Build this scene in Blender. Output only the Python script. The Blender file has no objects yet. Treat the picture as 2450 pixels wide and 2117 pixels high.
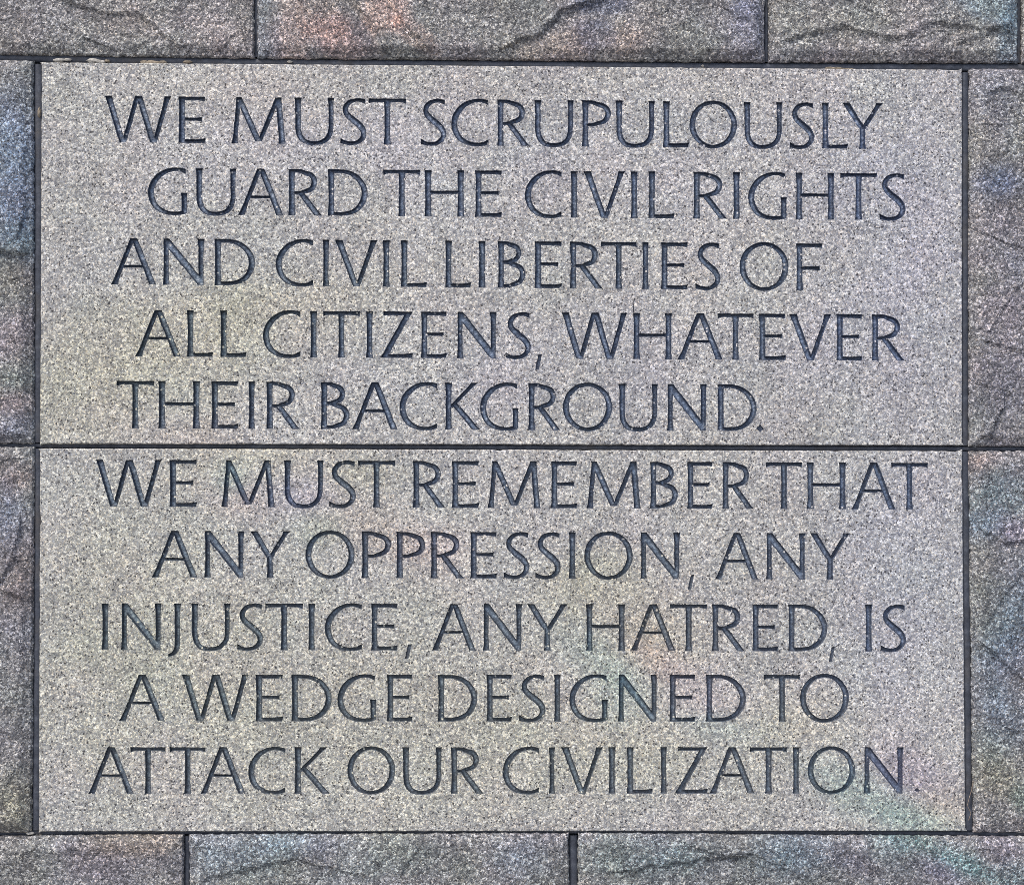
import bpy, bmesh, math, random
from mathutils import Vector, Matrix, noise
from mathutils.geometry import delaunay_2d_cdt
random.seed(7)
R = math.radians
scene = bpy.context.scene

# ------------------------------------------------------------------ camera, sky, sun, exposure
cam_data = bpy.data.cameras.new('camera')
cam = bpy.data.objects.new('camera', cam_data)
scene.collection.objects.link(cam)
scene.camera = cam
CAM = Vector((0.0, -3.5, 1.6))
ROT = (math.pi/2 + 0.0130820, -0.0019903, -0.0149114)
cam.location = CAM
cam.rotation_euler = ROT
cam_data.sensor_width = 36.0
FPX = 3500.0                                  # focal length in pixels of the 2450 px wide photograph
cam_data.lens = FPX/2450.0*36.0
cam_data.clip_start = 0.05
cam_data.clip_end = 500.0

world = bpy.data.worlds.new('World')
scene.world = world
world.use_nodes = True
wn = world.node_tree.nodes; wl = world.node_tree.links
wn.clear()
SUN_EL, SUN_AZ = R(52), R(222)                # from above, a little left of the viewer
sky = wn.new('ShaderNodeTexSky'); sky.sky_type = 'NISHITA'; sky.sun_disc = False
sky.sun_elevation = SUN_EL; sky.sun_rotation = SUN_AZ
sky.air_density = 1.0; sky.dust_density = 3.0; sky.ozone_density = 1.0
bg = wn.new('ShaderNodeBackground'); bg.inputs['Strength'].default_value = 0.10
wo = wn.new('ShaderNodeOutputWorld')
wl.new(sky.outputs[0], bg.inputs['Color']); wl.new(bg.outputs[0], wo.inputs['Surface'])

sun_d = bpy.data.lights.new('sun', 'SUN')
sun_d.energy = 1.5; sun_d.angle = R(14); sun_d.color = (1.0, 0.93, 0.84)
sun = bpy.data.objects.new('sun', sun_d)
scene.collection.objects.link(sun)
sd = Vector((math.sin(SUN_AZ)*math.cos(SUN_EL), math.cos(SUN_AZ)*math.cos(SUN_EL), math.sin(SUN_EL)))
sun.rotation_euler = sd.to_track_quat('Z', 'Y').to_euler()
sun.location = (-1, -4, 6)

scene.view_settings.view_transform = 'Standard'
scene.view_settings.look = 'None'
scene.view_settings.gamma = 1.0
scene.view_settings.use_curve_mapping = False
scene.view_settings.exposure = 0.97
scene.render.engine = 'CYCLES'
scene.cycles.use_denoising = False
scene.cycles.max_bounces = 5
scene.cycles.diffuse_bounces = 3
scene.render.filter_size = 1.0
try: scene.cycles.filter_width = 0.9
except Exception: pass

# ------------------------------------------------------------------ measuring: photo pixel -> point on the wall plane y = 0
from mathutils import Euler
RM = Euler(ROT, 'XYZ').to_matrix()
def P(px, py):
    d = RM @ Vector(((px-1225.0)/FPX, -(py-1058.5)/FPX, -1.0))
    t = -CAM.y/d.y
    return (CAM.x + d.x*t, CAM.z + d.z*t)

# ------------------------------------------------------------------ stone colour patches: stains, mineral streaks, and added rainbow tints (x, y, radius x, radius y, angle, colour, strength)
STAIN_TINTS = [
 # inscribed slabs
 (330, 880, 560, 170, -20, (1.03,1.02,.84), .7), (500,740,500,60,-6,(1.07,1.05,.98),.6), (650,1075,260,70,-12,(1.06,1.02,.84),.6), (480,1040,140,60,0,(1.08,.94,.92),.5),
 (560,1190,90,60,20,(1.08,.90,.92),.6), (545,1150,50,50,0,(.75,.98,.98),.7), (720,1190,80,60,0,(.92,.88,1.06),.5),
 (900,1260,170,80,20,(1.08,.97,.88),.5), (870,1130,120,50,0,(1.05,1.04,.84),.5), (760,1260,70,50,0,(.9,1.04,.92),.5),
 (1030,1310,140,60,0,(1.08,.92,.95),.45), (1430,1380,190,80,-10,(1.06,1.03,.84),.55), (1560,1500,170,90,10,(1.09,.99,.83),.55),
 (1420,1560,130,60,25,(.85,1.0,.95),.55), (1560,1580,90,50,20,(1.12,.88,.88),.55), (1700,1690,120,90,30,(1.04,.90,1.05),.45),
 (1480,1650,80,90,0,(.82,1.01,.99),.55), (1720,1740,120,40,10,(.78,1.02,.98),.5), (1900,1720,160,90,0,(1.05,1.02,.86),.4),
 (2060,1900,190,60,28,(.76,.98,.95),.55), (2200,1960,120,36,15,(.68,.93,.92),.6), (2190,1860,130,60,25,(.97,.86,1.04),.6), (2260,1930,70,60,0,(1.12,1.0,.82),.5),
 (2180,1400,230,420,0,(.90,.94,1.08),.65), (2180,620,260,520,0,(.93,.95,1.09),.7), (1300,340,1100,180,0,(.985,.98,1.05),.7),
 (800,1700,800,330,0,(1.02,1.02,.91),.75), (300,1450,340,360,0,(1.01,1.02,.92),.7), (1500,1800,500,160,0,(1.02,1.02,.92),.6), (1500,880,700,150,0,(.98,.98,1.05),.6),
 (1500,200,500,60,0,(1.03,1.0,.97),.4), (700,210,500,70,0,(1.04,1.01,.95),.5),
 # top course
 (230,40,110,26,20,(.70,.68,.72),.7), (420,75,200,60,15,(1.08,.95,.92),.5), (690,90,42,110,0,(1.40,1.2,1.12),.9), (640,80,32,130,0,(.72,.82,.92),.8),
 (780,40,60,60,20,(1.3,1.14,1.05),.8), (815,90,80,45,15,(1.24,1.04,1.0),.8), (850,60,70,16,55,(.62,.68,.76),.8), (925,30,50,55,60,(1.5,1.18,1.08),.9), (990,85,60,26,35,(1.35,1.12,1.05),.8),
 (1340,115,110,34,-8,(1.32,1.2,1.04),.8), (1500,105,50,45,0,(1.30,1.12,.98),.7), (1440,10,60,26,0,(.50,.56,.70),.8), (1425,90,45,32,0,(.55,.60,.74),.85), (1410,125,24,30,0,(.6,.62,.76),.6),
 (1790,60,60,90,0,(.86,.90,1.12),.7), (1960,60,240,60,0,(.93,.94,.90),.6), (2370,20,80,40,20,(.92,1.06,1.22),.8), (2420,100,34,80,0,(.84,1.02,1.16),.8), (1780,20,40,30,0,(.85,.92,1.15),.6),
 # left column
 (30,440,80,190,0,(.58,.80,1.12),.75), (30,270,80,110,0,(.84,.93,1.08),.7), (40,570,80,70,0,(.80,.95,1.02),.7), (30,660,70,60,0,(.90,.84,.72),.7), (20,700,60,40,0,(.88,.98,.90),.4),
 (40,800,70,70,0,(.98,.88,.94),.6), (30,910,70,50,10,(.84,1.02,.99),.6), (40,1020,60,36,0,(.86,.96,1.22),.7), (45,960,60,36,0,(1.15,.93,1.0),.6),
 (45,1145,50,50,0,(1.25,1.02,.95),.7), (20,1240,40,110,0,(.66,.78,.98),.75), (55,1200,30,60,0,(.98,1.0,1.02),.5), (60,1350,40,90,0,(.94,.86,.82),.7), (40,1420,60,50,0,(.78,.70,.68),.6), (40,1930,70,90,0,(1.03,1.0,.82),.7), (20,1700,60,200,0,(.82,.84,.90),.5),
 # right column
 (2385,440,62,42,0,(.74,.93,1.24),.75), (2380,250,80,120,0,(.95,.93,1.10),.6), (2390,620,90,160,0,(.98,.92,.94),.6), (2395,920,80,160,0,(.95,.90,1.04),.6), (2425,640,40,60,0,(.72,.78,.98),.5),
 (2345,1100,50,30,0,(1.22,.98,.88),.6), (2400,1190,90,80,0,(.78,1.0,1.03),.75), (2340,1260,50,40,0,(.76,.95,1.16),.7), (2420,1270,50,40,30,(1.06,.9,1.10),.6), (2350,1380,46,120,0,(1.05,.99,.86),.6),
 (2420,1500,60,160,20,(.72,.88,1.04),.7), (2400,1720,80,90,0,(.72,.84,.98),.7), (2390,1850,90,80,0,(1.08,1.05,.85),.75), (2440,1910,30,40,0,(.7,1.0,.92),.6),
 # bottom course
 (2000,2060,560,90,0,(.82,.94,1.0),.7), (900,2060,600,80,0,(.90,.97,1.0),.6), (2390,1480,110,420,0,(.82,.94,1.02),.6), (2390,700,110,520,0,(.94,.94,1.03),.6),
 (330,2010,110,32,0,(1.06,.96,.84),.8), (190,2060,150,60,0,(.98,.94,1.03),.5), (540,2040,140,70,0,(.76,.91,1.04),.76), (700,2015,90,34,0,(.76,.95,1.10),.7), (760,2030,60,50,0,(1.02,.90,1.05),.5),
 (950,2050,240,60,0,(.88,.96,.92),.6), (1240,2050,60,60,0,(.80,.96,1.10),.6), (1500,2050,130,70,0,(.78,.95,.96),.75), (1640,2030,80,60,0,(.82,1.0,1.0),.5), (1740,2050,70,70,0,(.96,.88,.94),.5), (1900,2040,100,60,0,(.74,.90,1.04),.76),
 (2020,2050,70,40,20,(.86,.84,1.0),.6), (2130,2020,60,36,0,(.76,.92,.96),.6), (2110,2095,80,30,25,(1.02,.92,.92),.5), (2200,2015,150,36,24,(.66,.90,.90),.7), (2320,2075,130,34,26,(.62,.90,.88),.7), (2400,2030,60,36,20,(.92,.84,.98),.6), (2430,2090,70,40,0,(.70,.92,1.02),.7), (2250,2085,70,30,30,(.80,.84,1.1),.6),
]
ST = []
for (sx, sy, rx, ry, a, c, k) in STAIN_TINTS:
    x, z = P(sx, sy)
    ST.append((x, z, 1000.0/rx*1.0, 1000.0/ry, math.cos(R(a)), math.sin(R(a)), c, k, max(rx, ry)*0.0011))
ACT = ST
def stain_tint_zone(x0, x1, z0, z1):                                 # a patch belongs to the one stone it sits on
    global ACT
    ACT = [t for t in ST if x0-.004 < t[0] < x1+.004 and z0-.004 < t[1] < z1+.004]
def stain_tint(x, z):
    c0 = c1 = c2 = 1.0
    w = noise.noise((x*7, 3.1, z*7))*0.35
    w2 = noise.noise((x*28, 8.1, z*28))*0.22
    for (sx, sz, ix, iz, ca, sa, c, k, rm) in ACT:
        dx = x-sx; dz = z-sz
        if abs(dx) > rm*1.8 or abs(dz) > rm*1.8: continue
        u = (dx*ca - dz*sa)*ix; v = (dx*sa + dz*ca)*iz
        d = math.sqrt(u*u+v*v) + (w+w2)*0.55
        if d >= 1.5: continue
        t = 1.0 - max(0.0, d)/1.5
        if k >= .78: t = min(1.0, t*1.9)                        # mineral patches with an edge
        t = t*t*(3-2*t)*k*1.05
        if t > 1: t = 1.0
        c0 *= 1+(c[0]-1)*t; c1 *= 1+(c[1]-1)*t; c2 *= 1+(c[2]-1)*t
    return (c0*.5, c1*.5, c2*.5, 1.0)
def add_stain_tint(me, strength=1.0):
    at = me.attributes.new('stain_tint', 'FLOAT_COLOR', 'POINT')
    buf = []
    for v in me.vertices:
        c = stain_tint(v.co.x, v.co.z)
        if strength != 1.0: c = tuple(.5*(max(.05, ch*2))**strength for ch in c[:3]) + (1.0,)
        buf.extend(c)
    at.data.foreach_set('color', buf)

# ------------------------------------------------------------------ materials
class NT:
    def __init__(s, name):
        s.m = bpy.data.materials.new(name); s.m.use_nodes = True
        s.t = s.m.node_tree; s.t.nodes.clear()
    def n(s, typ, ins=None, **kw):
        nd = s.t.nodes.new(typ)
        for k, v in kw.items(): setattr(nd, k, v)
        for k, v in (ins or {}).items():
            if hasattr(v, 'is_output') or isinstance(v, bpy.types.NodeSocket): s.t.links.new(v, nd.inputs[k])
            else: nd.inputs[k].default_value = v
        return nd
    def ramp(s, fac, stops, interp='LINEAR'):
        nd = s.t.nodes.new('ShaderNodeValToRGB'); s.t.links.new(fac, nd.inputs[0])
        nd.color_ramp.interpolation = interp
        e = nd.color_ramp.elements
        while len(e) > 1: e.remove(e[-1])
        e[0].position, e[0].color = stops[0][0], (*stops[0][1], 1) if len(stops[0][1]) == 3 else stops[0][1]
        for p, c in stops[1:]:
            q = e.new(p); q.color = (*c, 1)
        return nd.outputs[0]
    def mix(s, a, b, fac, blend='MIX'):
        nd = s.t.nodes.new('ShaderNodeMix'); nd.data_type = 'RGBA'; nd.blend_type = blend
        for i, v in ((0, fac), (6, a), (7, b)):
            if isinstance(v, bpy.types.NodeSocket): s.t.links.new(v, nd.inputs[i])
            else: nd.inputs[i].default_value = v if i == 0 or len(v) == 4 else (*v, 1)
        return nd.outputs[2]
    def math(s, op, a, b=0.0):
        nd = s.t.nodes.new('ShaderNodeMath'); nd.operation = op
        for i, v in ((0, a), (1, b)):
            if isinstance(v, bpy.types.NodeSocket): s.t.links.new(v, nd.inputs[i])
            else: nd.inputs[i].default_value = v
        return nd.outputs[0]
    def done(s, color, rough, normal=None, spec=0.5):
        b = s.n('ShaderNodeBsdfPrincipled', {'Base Color': color, 'Roughness': rough, 'Specular IOR Level': spec})
        if normal is not None: s.t.links.new(normal, b.inputs['Normal'])
        o = s.n('ShaderNodeOutputMaterial'); s.t.links.new(b.outputs[0], o.inputs['Surface'])
        return s.m
g = lambda v, a=0, b=0: (v+a, v, v+b)

def granite(name, stops, bump, cell=230.0, patch=.22, rough=.7, hue=.10, grit=.5, coarse=0.0):
    m = NT(name)
    pos = m.n('ShaderNodeNewGeometry').outputs['Position']
    wob = m.n('ShaderNodeTexNoise', {'Vector': pos, 'Scale': 210.0, 'Detail': 2.0}).outputs['Color']
    d = m.n('ShaderNodeVectorMath', {0: wob, 1: (.5, .5, .5)}, operation='SUBTRACT').outputs[0]
    d = m.n('ShaderNodeVectorMath', {0: d, 3: 0.009}, operation='SCALE').outputs[0]
    p = m.n('ShaderNodeVectorMath', {0: pos, 1: d}, operation='ADD').outputs[0]
    v1 = m.n('ShaderNodeTexVoronoi', {'Vector': p, 'Scale': cell}, feature='F1')
    s1 = m.n('ShaderNodeSeparateColor', {0: v1.outputs['Color']})
    v2 = m.n('ShaderNodeTexVoronoi', {'Vector': p, 'Scale': cell*2.1}, feature='F1')
    s2 = m.n('ShaderNodeSeparateColor', {0: v2.outputs['Color']})
    big = m.n('ShaderNodeTexNoise', {'Vector': pos, 'Scale': 2.6, 'Detail': 5.0, 'Roughness': .6})
    mid = m.n('ShaderNodeTexNoise', {'Vector': pos, 'Scale': 34.0, 'Detail': 3.0, 'Roughness': .6})
    key = m.math('ADD', m.math('MULTIPLY', s1.outputs[0], .62), m.math('MULTIPLY', s2.outputs[0], .38))
    key = m.math('ADD', key, m.math('MULTIPLY', m.math('SUBTRACT', mid.outputs['Fac'], .5), .20))
    col = m.ramp(key, stops)
    # fine black mica flecks
    v3 = m.n('ShaderNodeTexVoronoi', {'Vector': p, 'Scale': cell*.85}, feature='F1')
    s3 = m.n('ShaderNodeSeparateColor', {0: v3.outputs['Color']})
    fleck = m.math('MULTIPLY', m.math('LESS_THAN', s3.outputs[1], .095), m.math('LESS_THAN', v3.outputs['Distance'], .42))
    col = m.mix(col, (.028, .028, .034), m.math('MULTIPLY', fleck, .92))
    # warm and cool crystals
    tint = m.ramp(s2.outputs[1], [(0, (.90, .95, 1.12)), (.45, (1, 1, 1)), (.7, (1, 1, 1)), (1, (1.16, 1.0, .86))])
    col = m.mix(col, tint, .8, 'MULTIPLY')
    shade = m.ramp(big.outputs['Fac'], [(.3, g(1-patch)), (.7, g(1+patch*.6))])
    col = m.mix(col, shade, 1.0, 'MULTIPLY')
    blot = m.n('ShaderNodeTexNoise', {'Vector': pos, 'Scale': 13.0, 'Detail': 4.0, 'Roughness': .6}).outputs['Fac']
    col = m.mix(col, m.ramp(blot, [(.34, g(1-patch*.55)), (.66, g(1+patch*.5))]), 1.0, 'MULTIPLY')
    # slow rainbow drift of hue added over the stone
    hn = m.n('ShaderNodeTexNoise', {'Vector': pos, 'Scale': 5.5, 'Detail': 4.0, 'Roughness': .55}).outputs['Color']
    hv = m.n('ShaderNodeVectorMath', {0: hn, 1: (.5, .5, .5)}, operation='SUBTRACT').outputs[0]
    hv = m.n('ShaderNodeVectorMath', {0: hv, 3: hue*2}, operation='SCALE').outputs[0]
    hv = m.n('ShaderNodeVectorMath', {0: hv, 1: (1, 1, 1)}, operation='ADD').outputs[0]
    col = m.mix(col, hv, 1.0, 'MULTIPLY')
    st = m.n('ShaderNodeAttribute', attribute_name='stain_tint').outputs['Color']
    st = m.n('ShaderNodeVectorMath', {0: st, 3: 2.0}, operation='SCALE').outputs[0]
    # the colour sits in some crystals more than in others
    per = m.math('ADD', m.math('MULTIPLY', s2.outputs[2], 1.3), .35)
    st = m.mix((1, 1, 1), st, per)
    st.node.clamp_factor = False
    col = m.mix(col, st, 1.0, 'MULTIPLY')
    fine = m.n('ShaderNodeTexNoise', {'Vector': pos, 'Scale': 420.0, 'Detail': 2.0}).outputs['Fac']
    h = m.math('ADD', m.math('MULTIPLY', v1.outputs['Distance'], -grit), fine)
    h = m.math('ADD', h, m.math('MULTIPLY', s1.outputs[2], .6))
    nb = m.n('ShaderNodeBump', {'Height': h, 'Strength': bump, 'Distance': .0022}).outputs[0]
    if coarse:
        c1 = m.n('ShaderNodeTexNoise', {'Vector': pos, 'Scale': 38.0, 'Detail': 5.0, 'Roughness': .65}).outputs['Fac']
        nb = m.n('ShaderNodeBump', {'Height': c1, 'Strength': coarse, 'Distance': .02, 'Normal': nb}).outputs[0]
    ro = m.ramp(s3.outputs[2], [(0, g(rough-.22)), (.25, g(rough)), (1, g(min(1, rough+.15)))])
    return m.done(col, ro, nb, .5)

M_PANEL = granite('dressed_granite', [(0.10, (.138,.143,.156)), (.26, (.215,.220,.230)), (.40, (.295,.299,.300)), (.55, (.377,.380,.370)), (.70, (.50,.496,.466)), (.85, (.83,.82,.76))], .55, patch=.12, hue=.05)
M_ROCK = granite('split_granite', [(0.08, (.058,.060,.070)), (.24, (.10,.103,.112)), (.38, (.16,.162,.172)), (.54, (.225,.225,.232)), (.70, (.35,.348,.345)), (.84, (.74,.73,.71))], .9, patch=.26, hue=.13, coarse=.6)

def paint_mat():
    m = NT('slate_blue_letter_paint')
    pos = m.n('ShaderNodeNewGeometry').outputs['Position']
    a = m.n('ShaderNodeTexNoise', {'Vector': pos, 'Scale': 160.0, 'Detail': 3.0, 'Roughness': .65}).outputs['Fac']
    b = m.n('ShaderNodeTexNoise', {'Vector': pos, 'Scale': 7.0, 'Detail': 3.0}).outputs['Fac']
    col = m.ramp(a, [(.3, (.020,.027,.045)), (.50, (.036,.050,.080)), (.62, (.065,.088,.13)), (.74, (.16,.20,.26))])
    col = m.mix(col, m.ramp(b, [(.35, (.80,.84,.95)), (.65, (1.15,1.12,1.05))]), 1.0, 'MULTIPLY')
    painted_floor_light = m.n('ShaderNodeAttribute', attribute_name='painted_floor_light').outputs['Fac']
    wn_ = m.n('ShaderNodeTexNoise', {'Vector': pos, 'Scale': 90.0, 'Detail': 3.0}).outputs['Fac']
    wf = m.math('MULTIPLY', painted_floor_light, m.ramp(wn_, [(.34, g(.25)), (.62, g(1.0))]))
    col = m.mix(col, m.ramp(a, [(.3, (.065,.10,.165)), (.52, (.14,.20,.30)), (.66, (.36,.43,.53))]), wf)  # paler floor colour leaves the walls dark, as if shaded
    v = m.n('ShaderNodeTexVoronoi', {'Vector': pos, 'Scale': 150.0}, feature='F1')
    s = m.n('ShaderNodeSeparateColor', {0: v.outputs['Color']})
    # lower rows have faded towards grey
    zz = m.n('ShaderNodeSeparateXYZ', {0: pos}).outputs[2]
    fade = m.n('ShaderNodeMapRange', {0: zz, 1: 1.75, 2: .8, 3: 0.0, 4: .2}).outputs[0]
    col = m.mix(col, (.155, .158, .165), fade)
    worn_glint = m.math('MULTIPLY', m.math('LESS_THAN', s.outputs[0], .035), m.math('LESS_THAN', v.outputs['Distance'], .4))  # bare worn specks, made commoner to paint in wet-looking highlights
    col = m.mix(col, (.7, .69, .67), m.math('MULTIPLY', worn_glint, .9))
    st = m.n('ShaderNodeAttribute', attribute_name='stain_tint').outputs['Color']
    st = m.n('ShaderNodeVectorMath', {0: st, 3: 2.0}, operation='SCALE').outputs[0]
    col = m.mix(col, st, 1.0, 'MULTIPLY')
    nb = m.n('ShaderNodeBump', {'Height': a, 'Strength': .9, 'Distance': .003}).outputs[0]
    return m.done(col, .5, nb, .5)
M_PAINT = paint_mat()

def mortar_mat():
    m = NT('dark_joint_sealant')
    pos = m.n('ShaderNodeNewGeometry').outputs['Position']
    a = m.n('ShaderNodeTexNoise', {'Vector': pos, 'Scale': 60.0, 'Detail': 5.0, 'Roughness': .65}).outputs['Fac']
    b = m.n('ShaderNodeTexNoise', {'Vector': pos, 'Scale': 9.0, 'Detail': 4.0, 'Roughness': .6}).outputs['Fac']
    col = m.ramp(a, [(.3, (.028,.033,.047)), (.55, (.052,.061,.084)), (.75, (.10,.112,.14))])
    col = m.mix(col, (.075, .07, .068), m.ramp(b, [(.5, g(0)), (.72, g(.8))]))
    nb = m.n('ShaderNodeBump', {'Height': a, 'Strength': .5, 'Distance': .003}).outputs[0]
    return m.done(col, .6, nb, .4)
M_MORTAR = mortar_mat()

def plain(name, c0, c1, scale, rough=.9):
    m = NT(name)
    pos = m.n('ShaderNodeNewGeometry').outputs['Position']
    a = m.n('ShaderNodeTexNoise', {'Vector': pos, 'Scale': scale, 'Detail': 5.0, 'Roughness': .65}).outputs['Fac']
    col = m.ramp(a, [(.35, c0), (.65, c1)])
    nb = m.n('ShaderNodeBump', {'Height': a, 'Strength': .6, 'Distance': .003}).outputs[0]
    return m.done(col, rough, nb, .3)
M_PALE = plain('pale_mortar_crust', (.26,.25,.235), (.58,.56,.52), 200)
M_TAN = plain('tan_mortar_crust', (.17,.145,.115), (.34,.29,.225), 200)
M_PAVE = plain('paving_granite', (.20,.195,.19), (.34,.33,.32), 160)
M_STEM = plain('dry_stem', (.16,.12,.09), (.36,.30,.24), 200)

# ------------------------------------------------------------------ object helpers
def link(name, me, mat=None, parent=None, label=None):
    o = bpy.data.objects.new(name, me)
    scene.collection.objects.link(o)
    if mat: me.materials.append(mat)
    if parent: o.parent = parent
    if label: o['label'] = label
    return o
wall = bpy.data.objects.new('granite_wall', None)
scene.collection.objects.link(wall)
wall['label'] = 'grey granite block wall framing two smooth slabs carved with dark capital lettering'
wall['category'] = 'wall'; wall['kind'] = 'thing'

# ------------------------------------------------------------------ letterforms: strokes (points x, y, width) in cap-height units
SM, SE = .122, .152
def stem(x, y0=0., y1=1., wm=SM, we0=SE, we1=SE, dx=0.):      # vertical stroke with flared ends, cut level
    out = []
    n = 10
    L, Rr = [], []
    for i in range(n+1):
        t = i/n; f0 = max(0, 1-t/.30)**2; f1 = max(0, 1-(1-t)/.30)**2
        w = wm + (we0-wm)*f0 + (we1-wm)*f1
        xx = x + dx*t; yy = y0+(y1-y0)*t
        L.append((xx-w/2, yy)); Rr.append((xx+w/2, yy))
    return L + Rr[::-1]
def diag(x0, y0, x1, y1, w0, wm, w1):                          # slanted stroke, widths measured level
    L, Rr = [], []; n = 10
    for i in range(n+1):
        t = i/n; f0 = max(0, 1-t/.25)**2; f1 = max(0, 1-(1-t)/.25)**2
        w = wm + (w0-wm)*f0 + (w1-wm)*f1
        xx = x0+(x1-x0)*t; yy = y0+(y1-y0)*t
        L.append((xx-w/2, yy)); Rr.append((xx+w/2, yy))
    return L + Rr[::-1]
def bar(x0, x1, y, wm=.082, w0=.082, w1=.112, slant=.0, up=0., flare=.35):        # level stroke, thickness measured upright
    T, B = [], []; n = 8
    for i in range(n+1):
        t = i/n; f0 = max(0, 1-t/flare)**2; f1 = max(0, 1-(1-t)/flare)**2
        w = wm + (w0-wm)*f0 + (w1-wm)*f1
        xx = x0+(x1-x0)*t
        yy = y + up*f1
        T.append((xx + slant*f1, yy+w/2)); B.append((xx, yy-w/2))
    return T + B[::-1]
def curve(pts, ends=(None, None), step=6):                     # stroke along a smooth curve; ends 'v' cut upright, 'h' cut level
    pp = [pts[0]] + list(pts) + [pts[-1]]
    C = []
    for i in range(1, len(pp)-2):
        a, b, c, d = pp[i-1], pp[i], pp[i+1], pp[i+2]
        for k in range(step):
            t = k/step
            C.append(tuple(.5*((2*b[j]) + (-a[j]+c[j])*t + (2*a[j]-5*b[j]+4*c[j]-d[j])*t*t + (-a[j]+3*b[j]-3*c[j]+d[j])*t**3) for j in range(3)))
    C.append(tuple(pts[-1]))
    L, Rr = [], []
    for i, (x, y, w) in enumerate(C):
        a = C[max(0, i-1)]; b = C[min(len(C)-1, i+1)]
        tx, ty = b[0]-a[0], b[1]-a[1]; l = math.hypot(tx, ty) or 1
        nx, ny = -ty/l, tx/l
        if i in (0, len(C)-1):
            e = ends[0 if i == 0 else 1]
            if e == 'v': nx, ny = 0., (1. if ny >= 0 else -1.)
            if e == 'h': nx, ny = (1. if nx >= 0 else -1.), 0.
        L.append((x+nx*w/2, y+ny*w/2)); Rr.append((x-nx*w/2, y-ny*w/2))
    return L + Rr[::-1]
def ell(cx, cy, rx, ry, a0, a1, thick, thin, n=9):
    o = []
    for i in range(n+1):
        a = R(a0+(a1-a0)*i/n)
        o.append((cx+rx*math.cos(a), cy+ry*math.sin(a), thin+(thick-thin)*abs(math.cos(a))**1.5))
    return o
G = {}
G['I'] = (.152, [stem(.076)])
G['L'] = (.565, [stem(.076), bar(.02, .545, .043, .086, .086, .115, .02, .012)])
G['E'] = (.575, [stem(.076), bar(.02, .555, .957, .082, .082, .105, .01, -.008), bar(.08, .50, .515, .072, .072, .10), bar(.02, .555, .043, .084, .084, .115, .02, .012)])
G['F'] = (.57, [stem(.076), bar(.02, .56, .957, .082, .082, .108, .01, -.010), bar(.08, .51, .475, .075, .075, .108)])
G['T'] = (.79, [stem(.395, 0, .97), bar(.395, .785, .957, .080, .080, .118, .005, -.014), [(.79-x, y) for x, y in bar(.395, .785, .957, .080, .080, .118, .005, -.014)]])
G['H'] = (.84, [stem(.076), stem(.764), bar(.07, .77, .52, .072, .08, .08)])
G['A'] = (.98, [diag(.075, 0, .468, 1.0, .15, .108, .10), diag(.905, 0, .508, 1.0, .152, .142, .125), bar(.22, .76, .392, .062, .062, .062)])
G['V'] = (.92, [diag(.085, 1, .452, 0, .17, .142, .13), diag(.838, 1, .482, 0, .155, .105, .10)])
G['W'] = (1.43, [diag(.08, 1, .378, 0, .16, .138, .12), diag(.415, 0, .70, 1, .09, .105, .10), diag(.74, 1, 1.035, 0, .12, .138, .12), diag(1.07, 0, 1.355, 1, .09, .105, .145)])
G['M'] = (1.155, [diag(.072, 0, .165, 1, .145, .100, .12), diag(.155, 1, .575, .05, .12, .140, .13), diag(.605, .05, .99, 1, .09, .105, .11), diag(1.0, 1, 1.083, 0, .13, .128, .148)])
G['N'] = (.86, [stem(.072, 0, 1, .105, .148, .12), stem(.785, .0, 1, .108, .11, .15), [(.015, 1), (.135, 1), (.50, .535), (.842, .09), (.839, 0), (.725, 0), (.38, .435), (.08, .815), (.015, .90)]])
G['Z'] = (.72, [bar(.62, .07, .957, .082, .082, .10), [(.705, 1), (.56, .93), (.30, .46), (.0, 0), (.17, .06), (.45, .46), (.705, .965)][:0] or diag(.628, .985, .085, .015, .15, .135, .16), bar(.03, .70, .043, .084, .084, .115, .015, .012), [(.55, .917), (.705, .975), (.705, 1), (.5, .998)]])
G['K'] = (.76, [stem(.076), diag(.635, 1, .12, .475, .16, .115, .10), diag(.20, .555, .672, 0, .12, .165, .185)])
G['Y'] = (.88, [stem(.435, 0, .50, .122, .152, .13), diag(.083, 1, .425, .44, .166, .150, .13), diag(.80, 1, .455, .44, .155, .110, .11)])
G['U'] = (.85, [stem(.078, .38, 1, .122, .122, .156), stem(.780, .38, 1, .106, .106, .142),
    curve([(.078, .42, .122), (.084, .30, .122), (.125, .165, .122), (.23, .055, .105), (.41, .022, .088), (.60, .055, .098), (.72, .155, .106), (.772, .30, .107), (.780, .42, .106)])])
G['J'] = (.29, [stem(.214, .15, 1, .118, .118, .150), curve([(.214, .20, .118), (.208, .08, .116), (.175, -.02, .105), (.11, -.085, .085), (.02, -.115, .07)], (None, 'v'))])
G['O'] = (1.04, [curve(ell(.52, .5, .458, .480, -75, 105, .130, .080)), curve(ell(.52, .5, .458, .480, 95, 287, .130, .080))])
CA = [(.80, .922, .105), (.70, .960, .085), (.565, .972, .078), (.40, .935, .092), (.235, .83, .118), (.11, .66, .130), (.068, .48, .130), (.10, .30, .128), (.20, .145, .115), (.37, .050, .092), (.55, .024, .080)]
G['C'] = (.81, [curve(CA + [(.69, .038, .085), (.80, .082, .105)], ('v', 'v'))])
G['G'] = (.84, [curve([(x*1.01, y, w) for x, y, w in CA] + [(.70, .035, .085), (.80, .062, .09)], ('v', 'v')), stem(.772, .03, .47, .118, .125, .142)])
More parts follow.
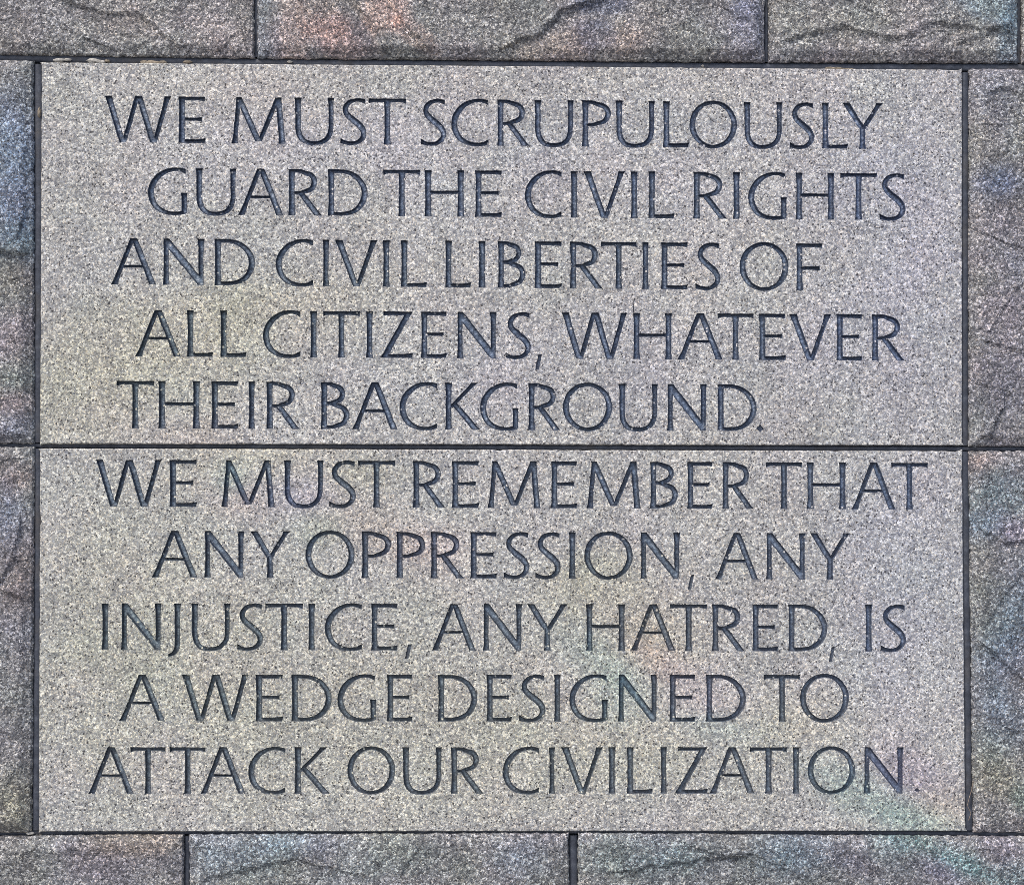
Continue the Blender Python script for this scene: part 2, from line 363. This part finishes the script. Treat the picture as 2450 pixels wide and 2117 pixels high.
def bowl(x, top, bot, r, th, xs=.0):
    m = (top+bot)/2; h = (top-bot)/2
    return curve([(xs, top, .082), (x*.55, top, .080), (x*.80, top-h*.13, .095), (x+(r-x)*.62, top-h*.42, .115), (r, m+h*.02, th), (x+(r-x)*.62, bot+h*.40, .112), (x*.80, bot+h*.10, .088), (x*.55, bot, .074), (xs, bot, .074)])
G['D'] = (.86, [stem(.076), curve([(.02, .957, .082), (.28, .957, .082), (.46, .925, .092), (.63, .825, .112), (.755, .66, .126), (.795, .49, .130), (.755, .31, .126), (.64, .155, .112), (.47, .068, .092), (.29, .043, .084), (.02, .043, .084)])])
G['P'] = (.63, [stem(.076), bowl(.40, .957, .470, .565, .122, .02)])
G['R'] = (.72, [stem(.076), bowl(.40, .957, .485, .552, .122, .02), diag(.255, .50, .632, 0, .13, .155, .172)])
G['B'] = (.63, [stem(.076), bowl(.33, .957, .545, .475, .112, .02), bowl(.40, .545, .043, .560, .124, .02)])
G['S'] = (.57, [curve([(.545, .925, .105), (.45, .955, .085), (.345, .958, .082), (.215, .91, .100), (.130, .795, .112), (.150, .665, .120), (.270, .545, .135), (.415, .425, .138), (.505, .290, .126), (.490, .150, .110), (.380, .052, .090), (.240, .024, .082), (.120, .040, .088), (.018, .078, .110)], ('v', 'v'))])
G[','] = (1., [[(.47, .95), (.98, 1.0), (.80, .60), (.52, .02), (.05, 0.), (.22, .45)]])
G['.'] = (1., [[(.0, .48), (.50, 1.), (1., .46), (.53, .0)]])
G['|'] = (1., [[(.2, 1.), (.6, .98), (1., .3), (.8, 0.), (.35, .02), (.0, .5)]])

# lines: (window x0, entries) as measured; (top left, top right, bottom left, bottom right) at x = 200 and x = 2200
LINES = [
 ((229.2,248.2,340.6,358.0), [(200,'W 105 435 E 470 605 M 732 1002 U 1045 1243 S 1268 1403 T 1412 1600 S 1668 1797 C 1822 2010 R 2050 2212'),
   (1200,'U 162 358 P 398 543 U 565 760 L 800 930 O 932 1167 U 1200 1393 S 1425 1550 L 1588 1718 Y 1688 1893')]),
 ((400.9,415.5,511.7,527.9), [(200,'G 318 515 U 555 757 A 765 990 R 1015 1183 D 1210 1408 T 1485 1670 H 1690 1888 E 1940 2075'),
   (1200,'C 115 300 I 342 378 V 405 615 I 640 675 L 728 858 R 950 1120 I 1147 1183 G 1222 1415 H 1458 1650 T 1678 1862 S 1870 2002')]),
 ((569.3,584.7,680.0,697.8), [(200,'A 135 360 N 392 600 D 648 850 C 952 1140 I 1185 1218 V 1245 1460 I 1483 1518 L 1572 1703 L 1792 1922 I 1957 1993 B 2053 2192'),
   (1200,'E 163 300 R 338 503 T 492 670 I 697 730 E 790 925 S 957 1085 O 1180 1422 F 1460 1592')]),
 ((740.8,752.7,852.4,863.6), [(200,'A 255 482 L 512 643 L 677 808 C 888 1078 I 1123 1158 T 1187 1370 I 1400 1435 Z 1470 1635 E 1672 1802 N 1850 2048'),
   (1200,'S 15 145 W 298 625 H 652 845 A 872 1097 T 1070 1250 E 1275 1410 V 1425 1637 E 1660 1790 R 1835 2000')]),
 ((910.2,922.4,1024.3,1033.1), [(200,'T 163 350 H 370 578 E 633 768 I 817 850 R 905 1073 B 1175 1320 A 1330 1557 C 1565 1755 K 1792 1967 G 1965 2157'),
   (1200,'R 132 293 O 305 548 U 580 775 N 820 1018 D 1070 1265')]),
 ((1099.2,1106.8,1211.7,1218.7), [(200,'W 60 388 E 425 563 M 682 948 U 993 1190 S 1213 1350 T 1360 1545 R 1632 1795 E 1825 1962 M 2002 2265'),
   (1240,'E 162 293 M 338 607 B 653 793 E 837 965 R 1012 1168 T 1227 1408 H 1430 1625 A 1652 1870 T 1848 2030')]),
 ((1268.9,1275.9,1380.5,1386.9), [(200,'A 337 565 N 598 797 Y 825 1025 O 1100 1343 P 1378 1525 P 1550 1695 R 1720 1888 E 1917 2050'),
   (1240,'S -76 55 S 80 210 I 250 285 O 328 567 N 605 803 A 975 1190 N 1228 1425 Y 1445 1648')]),
 ((1442.6,1445.9,1554.1,1558.1), [(200,'I 90 125 N 185 387 J 415 483 U 533 728 S 757 890 T 900 1088 I 1113 1148 C 1195 1382 E 1425 1558 A 1725 1945 N 1980 2175'),
   (1240,'Y 42 247 H 335 530 A 555 780 T 752 938 R 960 1125 E 1160 1290 D 1338 1533 I 1720 1755 S 1792 1922')]),
 ((1613.4,1613.4,1724.8,1726.5), [(200,'A 175 405 W 487 820 E 852 990 D 1030 1230 G 1257 1452 E 1503 1632 D 1755 1952 E 1997 2125'),
   (1200,'S 83 218 I 260 293 G 335 528 N 577 773 E 832 963 D 1013 1212 T 1300 1482 O 1480 1722')]),
 ((1786.6,1786.6,1898.6,1897.6), [(200,'A 22 250 T 232 407 T 427 605 A 578 803 C 815 1003 K 1045 1222 O 1308 1545 U 1580 1777 R 1820 1985'),
   (1200,'C 5 188 I 235 265 V 295 505 I 530 565 L 620 750 I 788 820 Z 858 1025 A 1030 1255 T 1230 1417 I 1443 1477 O 1518 1753 N 1795 1993')]),
]
POINTS = [(0, ',', 1279.6, 1297.5, 847, 886), (0, '.', 1809, 1827.5, 1015, 1034.5), (0, '|', 1513.5, 1517, 716, 748),
          (1, '.', 2187, 2201, 1884, 1894), (1, ',', 1645, 1661.5, 1373.5, 1410), (1, ',', 967.5, 986, 1540, 1576), (1, ',', 1982, 1998, 1546, 1583.5)]
LETTERS = [[], []]
for li, ((tl, tr, bl, br), parts) in enumerate(LINES):
    for x0, s in parts:
        tk = s.split()
        for i in range(0, len(tk), 3):
            a = x0+float(tk[i+1])/2.072; b = x0+float(tk[i+2])/2.072
            LETTERS[0 if li < 5 else 1].append((tk[i], a, b, tl, tr, bl, br))
for k, ch, a, b, t, bt in POINTS: LETTERS[k].append((ch, a, b, t, t, bt, bt))

def poly_area(p): return .5*sum(p[i][0]*p[(i+1) % len(p)][1]-p[(i+1) % len(p)][0]*p[i][1] for i in range(len(p)))
def jit(x, z, amp):
    return (x+noise.noise((x*170, 1.7, z*170))*amp + noise.noise((x*45, 9.7, z*45))*amp*.6, z+noise.noise((x*170, 5.2, z*170))*amp + noise.noise((x*45, 4.4, z*45))*amp*.6)
def outline_loops(polys):
    """union of stroke polygons -> closed outline loops (interior on the left)"""
    V, F = [], []
    rnd = random.Random(11)
    for p in polys:
        if poly_area(p) < 0: p = p[::-1]
        F.append(list(range(len(V), len(V)+len(p)))); V += [Vector((q[0]*1000+rnd.uniform(-.01, .01), q[1]*1000+rnd.uniform(-.01, .01))) for q in p]
    vo, eo, fo, _, _, of = delaunay_2d_cdt(V, [], F, 1, 1e-3)
    vo = [v*.001 for v in vo]
    cnt = {}
    for f, o in zip(fo, of):
        if not o: continue
        f = list(f)
        ar = poly_area([vo[i] for i in f])
        if ar < 0: f = f[::-1]
        for i in range(len(f)): cnt[(f[i], f[(i+1) % len(f)])] = 1
    nxt = {}
    for (a, b) in cnt:
        if (b, a) not in cnt: nxt.setdefault(a, []).append(b)
    loops = []
    while nxt:
        s = next(iter(nxt)); loop = [s]; cur = s
        while True:
            l = nxt.get(cur)
            if not l: break
            n = l.pop()
            if not l: del nxt[cur]
            if n == s: break
            loop.append(n); cur = n
        if len(loop) > 2:
            pts = [Vector(vo[i]) for i in loop]
            if abs(poly_area(pts)) > 4e-6: loops.append(pts)
    return loops
def resample(pts, step, merge):
    q = []
    for p in pts:
        if not q or (p-q[-1]).length > merge: q.append(p)
    if len(q) > 3 and (q[0]-q[-1]).length < merge: q.pop()
    out = []
    for i in range(len(q)):
        a, b = q[i], q[(i+1) % len(q)]; n = max(1, round((b-a).length/step))
        out += [a+(b-a)*(k/n) for k in range(n)]
    return out
def offset_loop(l, d):
    n = len(l); out = []
    for i in range(n):
        a, b, c = l[i-1], l[i], l[(i+1) % n]
        e1 = (b-a).normalized(); e2 = (c-b).normalized()
        n1 = Vector((-e1.y, e1.x)); n2 = Vector((-e2.y, e2.x))
        m = n1+n2
        if m.length < .2: m = n1
        m.normalize(); s = d/max(.55, m.dot(n1))
        out.append(b+m*s)
    return out
def inside(pt, loops):
    c = False
    for l in loops:
        j = len(l)-1
        for i in range(len(l)):
            a, b = l[i], l[j]
            if (a.y > pt.y) != (b.y > pt.y) and pt.x < (b.x-a.x)*(pt.y-a.y)/(b.y-a.y)+a.x: c = not c
            j = i
    return c
def edge_dist(pt, loops):
    best = 9
    for l in loops:
        for i in range(len(l)):
            a, b = l[i-1], l[i]; ab = b-a; L2 = ab.length_squared or 1e-12
            t = max(0, min(1, (pt-a).dot(ab)/L2)); best = min(best, (pt-(a+ab*t)).length)
    return best

def build_slab(corners_px, letters, label):
    q = [Vector(P(*c)) for c in corners_px]                     # TL TR BR BL
    all_loops = []; made = []
    for (ch, a, b, tl, tr, bl, br) in letters:
        w, strokes = G[ch]
        T = lambda x: tl+(tr-tl)*(x-200)/2000; B = lambda x: bl+(br-bl)*(x-200)/2000
        polys = []
        for s in strokes:
            pl = []
            for (u, v) in s:
                x = a+(b-a)*u/w; yb = B(x); yt = T(x)
                pl.append(P(x, yb+(yt-yb)*v))
            polys.append(pl)
        loops = outline_loops(polys)
        small = ch in ',.|'
        loops = [resample(l, .0042, .0006 if not small else .0003) for l in loops]
        loops = [[Vector(jit(p.x, p.y, .00075 if not small else .0004)) for p in l] for l in loops]
        # a softened arris round every letter: outer edge on the face, inner edge a little down
        made.append((ch, loops)); all_loops += loops
    # slab front
    V, F, E = [], [], []
    n = 90; rim = []
    for k in range(4):
        a, b = q[k], q[(k+1) % 4]; m = int((b-a).length/.008)
        for i in range(m):
            p = a+(b-a)*(i/m)
            nn = (b-a).normalized(); nn = Vector((nn.y, -nn.x))
            amp = .0016*noise.noise((p.x*60, 2.2, p.y*60)) + .0016*max(0, noise.noise((p.x*22, 7.2, p.y*22))-.25)*3
            rim.append(p + nn*(.0022+abs(amp)))
    if poly_area(rim) < 0: rim = rim[::-1]
    F.append(list(range(len(rim)))); V += rim
    for l in all_loops:
        f = list(range(len(V), len(V)+len(l))); F.append(f if poly_area(l) > 0 else f[::-1]); V += l
    x0, x1 = q[0].x+.02, q[1].x-.02; z0, z1 = max(q[2].y, q[3].y)+.02, min(q[0].y, q[1].y)-.02
    sx = 62; sz = 28
    for i in range(sx+1):
        for j in range(sz+1):
            V.append(Vector((x0+(x1-x0)*i/sx+random.uniform(-.004, .004), z0+(z1-z0)*j/sz+random.uniform(-.004, .004))))
    vo, eo, fo, ov, oe, of = delaunay_2d_cdt(V, [], F, 1, 1e-7)
    verts = [(v.x, 0.0, v.y) for v in vo]; faces = []
    for f, o in zip(fo, of):
        k = sum(1 for i in o if i > 0)
        if 0 in o and k % 2 == 0:
            f = list(f)
            if poly_area([vo[i] for i in f]) < 0: f = f[::-1]
            faces.append(f)
    stain_tint_zone(min(p.x for p in q), max(p.x for p in q), min(p.y for p in q), max(p.y for p in q))
    # rounded arris and sides of the slab
    fmap = {}
    for i, srcs in enumerate(ov):
        for s in srcs:
            if s < len(rim): fmap[s] = i
    ring0 = [fmap[i] for i in range(len(rim))]
    c = sum(rim, Vector((0, 0)))/len(rim)
    prev = ring0
    for dep, off in ((.0022, -.0020), (.010, -.0026), (.16, -.0026)):
        lo = offset_loop(rim, off); base = len(verts)
        verts += [(p.x, dep, p.y) for p in lo]
        cur = list(range(base, base+len(lo)))
        for i in range(len(cur)):
            j = (i+1) % len(cur); faces.append([prev[i], cur[i], cur[j], prev[j]])
        prev = cur
    me = bpy.data.meshes.new('inscribed_slab'); me.from_pydata(verts, [], faces); me.update()
    add_stain_tint(me)
    slab = link('inscribed_slab', me, M_PANEL, wall, label)
    for ch, loops in made:
        small = ch in ',.|'
        vv, ff = [], []
        ins, dep = (.0026, .0075) if not small else (.0010, .0035)
        if ch == '|': ins, dep = .0004, .0022
        L2 = [offset_loop(l, ins) for l in loops]
        for l, l2 in zip(loops, L2):
            b0 = len(vv); vv += [(p.x, 0.0, p.y) for p in l]; b1 = len(vv); vv += [(p.x, dep, p.y) for p in l2]; m = len(l)
            for i in range(m):
                j = (i+1) % m; ff.append([b0+i, b0+j, b1+j, b1+i])
        V, F = [], []
        for l in L2:
            f = list(range(len(V), len(V)+len(l))); F.append(f if poly_area(l) > 0 else f[::-1]); V += l
        nb = len(V)
        xs = [p.x for p in V]; zs = [p.y for p in V]
        if not small:
            # sunken middle of the cut
            gx = int((max(xs)-min(xs))/.0038); gz = int((max(zs)-min(zs))/.0038)
            for i in range(gx+1):
                for j in range(gz+1):
                    p = Vector((min(xs)+i*.0038+(j % 2)*.0019, min(zs)+j*.0038))
                    if inside(p, L2) and edge_dist(p, L2) > .0022: V.append(p)
        vo, eo, fo, ov, oe, of = delaunay_2d_cdt(V, [], F, 1, 1e-7)
        base = len(vv)
        rimset = set()
        for i, srcs in enumerate(ov):
            if any(s < nb for s in srcs): rimset.add(i)
        for i, p in enumerate(vo):
            d = dep
            if i not in rimset: d = dep + min(.0010, .4*edge_dist(p, L2)) + noise.noise((p.x*150, 0, p.y*150))*.0006
            vv.append((p.x, d, p.y))
        for f, o in zip(fo, of):
            if len(o) % 2 == 1:
                f = list(f)
                if poly_area([vo[i] for i in f]) < 0: f = f[::-1]
                ff.append([base+i for i in f])
        nm = {',': 'carved_comma', '.': 'carved_full_stop', '|': 'chisel_scratch'}.get(ch, 'carved_letter')
        me = bpy.data.meshes.new(nm); me.from_pydata(vv, [], ff); me.update()
        add_stain_tint(me, 1.6)
        wa = me.attributes.new('painted_floor_light', 'FLOAT', 'POINT')        # cut floor painted lighter, so its walls look edged with shade
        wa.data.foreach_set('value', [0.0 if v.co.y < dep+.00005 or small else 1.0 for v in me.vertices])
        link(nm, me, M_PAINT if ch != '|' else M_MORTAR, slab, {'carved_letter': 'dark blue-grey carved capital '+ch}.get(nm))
    return slab
build_slab([(99,149),(2303,167),(2303,1066),(95,1062)], LETTERS[0], 'upper smooth slab carved with five lines of lettering')
build_slab([(95,1072.5),(2303,1079),(2311,1988),(92,1989)], LETTERS[1], 'lower smooth slab carved with five lines of lettering')

# ------------------------------------------------------------------ split-faced stones round the slabs
def seg_d(x, z, a, b):
    ax, az = a; bx, bz = b; dx, dz = bx-ax, bz-az; L = dx*dx+dz*dz
    t = max(0, min(1, ((x-ax)*dx+(z-az)*dz)/L)); px, pz = ax+dx*t, az+dz*t
    s = ((z-az)*dx-(x-ax)*dz)*(1 if dx >= 0 else -1)      # the broken-off side is the lower one
    return math.hypot(x-px, z-pz), (1 if s > 0 else -1)
RIDGES = []                                                     # breaks seen in the faces: polyline in photo pixels, step height, reach
for pl, hgt, reach in [([(1225,110),(1290,85),(1340,35),(1440,0),(1500,-60)], .012, .05), ([(-60,590),(20,606),(85,612)], .014, .06),
        ([(2335,1536),(2380,1570),(2440,1625),(2500,1700)], .012, .05), ([(2378,222),(2410,214),(2440,240)], .008, .03), ([(2425,285),(2450,345),(2470,420)], .012, .05),
        ([(840,0),(885,60),(905,130)], .010, .05), ([(170,10),(260,38),(330,36),(420,110)], .008, .04), ([(50,1270),(42,1330),(12,1380)], .010, .04), ([(-30,1400),(60,1435)], .008, .04),
        ([(1900,95),(2010,70),(2140,100),(2240,60),(2400,80)], .008, .05), ([(930,0),(960,60),(1010,110)], .008, .04), ([(2300,105),(2400,70)], .007, .03), ([(1740,30),(1790,60)], .005, .03),
        ([(150,650),(40,670)], .003, .02), ([(2360,820),(2450,850)], .006, .04), ([(2350,1270),(2400,1300),(2450,1290)], .008, .03), ([(2330,1700),(2450,1760)], .006, .05), ([(500,2100),(700,2050),(820,2080)], .006, .05), ([(1500,2080),(1800,2040),(1900,2090)], .006, .05)]:
    pp = [P(*c) for c in pl]
    RIDGES.append((pp, hgt, reach))
def face_h(x, z, seed):
    h = .012*noise.noise((x*2.3, seed, z*2.3)) + .011*noise.noise((x*6, seed+4, z*6))
    # broken planes
    u = x*4.2 + .35*noise.noise((x*5, 3+seed, z*5)); v = z*5.5 + .35*noise.noise((x*5, 8+seed, z*5))
    d, pts = noise.voronoi((u, seed*1.7, v))
    c = pts[0]; t = (noise.cell(c)-.5)
    h += .0018*t + .0045*((u-c[0])*noise.cell(c*3.1) + (v-c[2])*(noise.cell(c*5.3)-.5))
    h += .0030*noise.noise((x*11, seed+9, z*11)) + .0022*noise.noise((x*22, seed, z*22)) + .0009*noise.noise((x*70, seed, z*70)) + .0006*noise.noise((x*180, seed, z*180))
    for pp, hg, reach in RIDGES:
        if x < min(p[0] for p in pp)-reach or x > max(p[0] for p in pp)+reach: continue
        if z < min(p[1] for p in pp)-reach or z > max(p[1] for p in pp)+reach: continue
        best = (9, 1)
        for a, b in zip(pp, pp[1:]):
            r = seg_d(x, z, a, b)
            if r[0] < best[0]: best = r
        w = .006*noise.noise((x*30, 1, z*30))
        dd = best[0]*best[1]+w
        if abs(dd) < reach: q = max(-1., min(1., dd/.0055)); h += .85*hg*(1-abs(dd)/reach)*(q if q > 0 else q*.6)
    return h
NST = [0]
def stone(c, step=.006, lab=None):
    q = [Vector(P(*k)) for k in c]; NST[0] += 1; seed = NST[0]*7.3
    W = max((q[1]-q[0]).length, (q[2]-q[3]).length); H = max((q[0]-q[3]).length, (q[1]-q[2]).length)
    nx = max(8, int(W/step)); nz = max(8, int(H/step))
    # columns denser towards the rim
    def us(n, L):
        e = [.0, .0018/L, .004/L, .008/L]
        return e + [e[-1]+(1-2*e[-1])*i/n for i in range(1, n)] + [1-k for k in e[::-1]]
    U = us(nx, W); VV = us(nz, H)
    verts, faces = [], []
    for v in VV:
        for u in U:
            p = (q[0]*(1-u)+q[1]*u)*(1-v) + (q[3]*(1-u)+q[2]*u)*v
            de = min(u*W, (1-u)*W, v*H, (1-v)*H)
            h = face_h(p.x, p.y, seed)
            f = min(1, de/.030); f = f*f*(3-2*f)
            base = .004 + h
            y = -(base*f + .012*f)*.8 + .0060*max(0, 1-de/.0048)**2
            # ragged rim
            a = .0032 if de < .001 else (.0018 if de < .009 else 0)
            px = p.x + a*noise.noise((p.x*75, seed, p.y*75)); pz = p.y + a*noise.noise((p.x*75, seed+3, p.y*75))
            verts.append((px, y, pz))
    m = len(U); k = len(VV)
    for j in range(k-1):
        for i in range(m-1):
            faces.append([j*m+i, (j+1)*m+i, (j+1)*m+i+1, j*m+i+1])
    ring = [i for i in range(m)] + [j*m+m-1 for j in range(1, k)] + [(k-1)*m+i for i in range(m-2, -1, -1)] + [j*m for j in range(k-2, 0, -1)]
    prev = ring
    for dep in (.02, .16):
        b = len(verts); verts += [(verts[i][0], dep, verts[i][2]) for i in ring]
        cur = list(range(b, b+len(ring)))
        for i in range(len(ring)):
            j = (i+1) % len(ring); faces.append([prev[i], prev[j], cur[j], cur[i]])
        prev = cur
    stain_tint_zone(min(p.x for p in q), max(p.x for p in q), min(p.y for p in q), max(p.y for p in q))
    me = bpy.data.meshes.new('stone'); me.from_pydata(verts, [], faces); me.update()
    add_stain_tint(me)
    return link('stone', me, M_ROCK, wall, lab)
FINE = .0045
stone([(-560,-380),(607,-372),(607,139),(-560,121)], FINE, 'grey split-faced stone above the left end of the upper slab')
stone([(615,-372),(1831,-362),(1831,147.5),(615,139)], FINE, 'split-faced stone with pink patches above the upper slab')
stone([(1840,-362),(2436,-356),(2436,150),(1840,147.5)], FINE, 'grey-brown split-faced stone above the right end of the upper slab')
stone([(2446,-356),(3420,-348),(3420,156),(2446,150)], .008)
stone([(-420,137),(79,144),(81,1061),(-420,1060)], FINE, 'bluish split-faced stone left of the upper slab')
stone([(-420,1068),(81,1069),(75,1992),(-420,1997)], FINE, 'brown and grey split-faced stone left of the lower slab')
stone([(2320,164),(3000,169),(3000,1070),(2319,1068)], FINE, 'violet-grey split-faced stone right of the upper slab')
stone([(2319,1079),(3000,1082),(3000,1995),(2330,1992)], FINE, 'blue-green split-faced stone right of the lower slab')
stone([(-380,2003),(439,1996),(439,2640),(-380,2645)], FINE)
stone([(452,1996),(1361,1992.5),(1368,2640),(454,2642)], FINE)
stone([(1383,1992.5),(2640,2003),(2640,2640),(1386,2640)], FINE)
# the wall going on outside the frame
for c in [[(-1500,-386),(-572,-381),(-572,121),(-1500,110)], [(-1500,128),(-434,137),(-434,1060),(-1500,1058)], [(-1500,1066),(-434,1068),(-434,1997),(-1500,2004)], [(-1500,2012),(-393,2004),(-393,2645),(-1500,2652)],
          [(3014,169),(3900,175),(3900,1072),(3014,1070)], [(3014,1082),(3900,1084),(3900,2000),(3014,1995)], [(2654,2003),(3900,2010),(3900,2640),(2654,2640)], [(3434,-348),(3900,-344),(3900,158),(3434,156)],
          [(-1500,-830),(100,-818),(100,-386),(-1500,-398)], [(112,-818),(1500,-806),(1500,-374),(112,-386)], [(1512,-806),(2500,-798),(2500,-366),(1512,-374)], [(2512,-798),(3900,-788),(3900,-356),(2512,-366)]]:
    stone(c, .03)

# ------------------------------------------------------------------ joints: a slightly rounded dark bead in every gap
def joint(pts, w, depth=.0075, vertical=False):
    """pts: photo pixels along the joint's middle; w: real width; sunk below the stone faces"""
    q = [Vector(P(*p)) for p in pts]
    verts, faces = [], []
    prof = [(-.62, .020), (-.46, .0035), (-.30, .0012), (-.1, 0), (.1, 0), (.30, .0012), (.46, .0035), (.62, .020)]
    rows = 0
    for a, b in zip(q, q[1:]):
        L = (b-a).length; n = max(1, int(L/.008)); t = (b-a)/L; nn = Vector((-t.y, t.x))
        for i in range(n + (1 if b is q[-1] else 0)):
            p = a+(b-a)*(i/n)
            dd = depth + .0012*noise.noise((p.x*14, 3, p.y*14)) + .0006*noise.noise((p.x*70, 3, p.y*70))
            for s, e in prof: verts.append((p.x+nn.x*s*w, dd+e, p.y+nn.y*s*w))
            rows += 1
    k = len(prof)
    for j in range(rows-1):
        for i in range(k-1):
            faces.append([j*k+i, j*k+i+1, (j+1)*k+i+1, (j+1)*k+i])
    me = bpy.data.meshes.new('mortar_joint'); me.from_pydata(verts, [], faces)
    for p in me.polygons: p.use_smooth = True
    me.update()
    link('mortar_joint', me, M_MORTAR, wall)
joint([(-1500,119),(-420,129),(89,137),(607,147),(1225,152.5),(1831,158),(2312,159),(3900,166)], .019, .008)
joint([(-1500,1062),(88,1065),(1225,1070),(2311,1073),(3900,1077)], .014, .010)
joint([(-1500,2008),(-393,2000),(83,1993.5),(445,1992),(1372,1990.5),(2320,1996),(2900,2000),(3900,2004)], .014, .010)
joint([(89,152),(90,500),(88,1058)], .022, .006)
joint([(88,1073),(88,1400),(83.5,1987)], .020, .006)
joint([(2311.5,172),(2311,600),(2311,1066)], .020, .006)
joint([(2311,1080),(2315,1500),(2320.5,1987)], .022, .006)
joint([(611,-368),(611,134)], .012, .010)
joint([(1835.5,-358),(1835.5,146)], .013, .010)
joint([(2441,-352),(2441,148)], .014, .010)
joint([(445.5,2001),(447,2640)], .016, .010)
joint([(1372,2000),(1377,2640)], .022, .009)
for a, b in [((-427,146),(-427,1054)), ((-427,1073),(-427,1992)), ((3007,176),(3007,1064)), ((3007,1083),(3007,1990)), ((-387,2010),(-387,2640)), ((2647,2008),(2647,2640)), ((-566,-376),(-566,114)), ((3427,-346),(3427,152)),
             ((106,-815),(106,-390)), ((1506,-806),(1506,-376)), ((2506,-798),(2506,-368))]: joint([a, b], .016, .010)
joint([(-1500,-392),(1225,-370),(3900,-350)], .016, .010)
# rough core behind the facing
def box(name, x0, x1, y0, y1, z0, z1, mat, parent=None):
    v = [(x, y, z) for x in (x0, x1) for y in (y0, y1) for z in (z0, z1)]
    f = [(0,1,3,2), (4,6,7,5), (0,4,5,1), (2,3,7,6), (0,2,6,4), (1,5,7,3)]
    me = bpy.data.meshes.new(name); me.from_pydata(v, [], f); me.update()
    return link(name, me, mat, parent)
XL = P(-1500,1000)[0]; XR = P(3900,1000)[0]
box('wall_core', XL, XR, .045, .60, .0, 3.46, M_MORTAR, wall)

# ------------------------------------------------------------------ crusts of old mortar, debris
def crust(cx, cy, rx, ry, mat, seed, dep=.002, name='mortar_crust', th=.006):
    x0, z0 = P(cx, cy); verts = [(x0, dep-th, z0)]; faces = []; n = 22
    for ringi, (rr, yy) in enumerate(((.45, -th*.95), (.8, -th*.7), (1.0, .002))):
        for i in range(n):
            a = 2*math.pi*i/n; k = 1+.35*noise.noise((math.cos(a)*2, seed, math.sin(a)*2))+.18*noise.noise((math.cos(a)*7, seed, math.sin(a)*7))
            jy = .0015*noise.noise((math.cos(a)*4, seed+ringi, math.sin(a)*4))
            verts.append((x0+math.cos(a)*rx*.001*rr*k, dep+yy+jy, z0+math.sin(a)*ry*.001*rr*k))
    for i in range(n):
        j = (i+1) % n; faces.append([0, 1+j, 1+i])
        for r_ in range(2):
            a = 1+r_*n; b = a+n; faces.append([a+i, a+j, b+j, b+i])
    me = bpy.data.meshes.new(name); me.from_pydata(verts, [], faces)
    for p in me.polygons: p.use_smooth = True
    me.update()
    link(name, me, mat, wall)
for i, (cx, cy, rx, ry, mt) in enumerate([(140,143,13,4,M_PALE),(160,142,8,3.2,M_PALE),(222,144,16,5,M_PALE),(240,147,10,4,M_PALE),(255,145,6,3,M_TAN),(365,151,26,7,M_TAN),(345,149,10,5,M_TAN),(388,148,8,4,M_TAN),(448,147,10,3,M_TAN),(692,147,6,2.6,M_PALE),
        (2000,163.5,22,3.5,M_TAN),(2030,165,14,2.6,M_TAN),(1985,162,8,3,M_TAN),(92,268,3.5,12,M_TAN),(70,1994,9,4,M_PALE),(60,1990,5,3,M_TAN),(1682,156.5,3,2.2,M_PALE)]):
    crust(cx, cy, rx*1.15, ry*1.1, mt, i*3.3, .0055, th=.003)
def thread(pts, r, mat, name):
    q = [Vector((P(x, y)[0], d, P(x, y)[1])) for x, y, d in pts]
    verts, faces = [], []; n = 5
    for i, p in enumerate(q):
        for k in range(n):
            a = 2*math.pi*k/n; verts.append((p.x+r*math.cos(a), p.y+r*math.sin(a), p.z))
    for i in range(len(q)-1):
        for k in range(n):
            j = (k+1) % n; faces.append([i*n+k, i*n+j, (i+1)*n+j, (i+1)*n+k])
    me = bpy.data.meshes.new(name); me.from_pydata(verts, [], faces); me.update()
    return link(name, me, mat)
t = thread([(2330,1868,.004),(2325,1890,.001),(2318,1908,-.002),(2314,1925,-.002),(2323,1945,.0),(2318,1962,.002)], .0007, M_STEM, 'dry_stem')
t['label'] = 'thin dry stem caught in the right upright joint beside the lower slab'; t['category'] = 'twig'

# ------------------------------------------------------------------ ground in front of the wall
gm = bpy.data.meshes.new('pavement')
gm.from_pydata([(-60,-80,0),(60,-80,0),(60,.6,0),(-60,.6,0)], [], [(0,1,2,3)]); gm.update()
go = link('pavement', gm, M_PAVE); go['kind'] = 'structure'
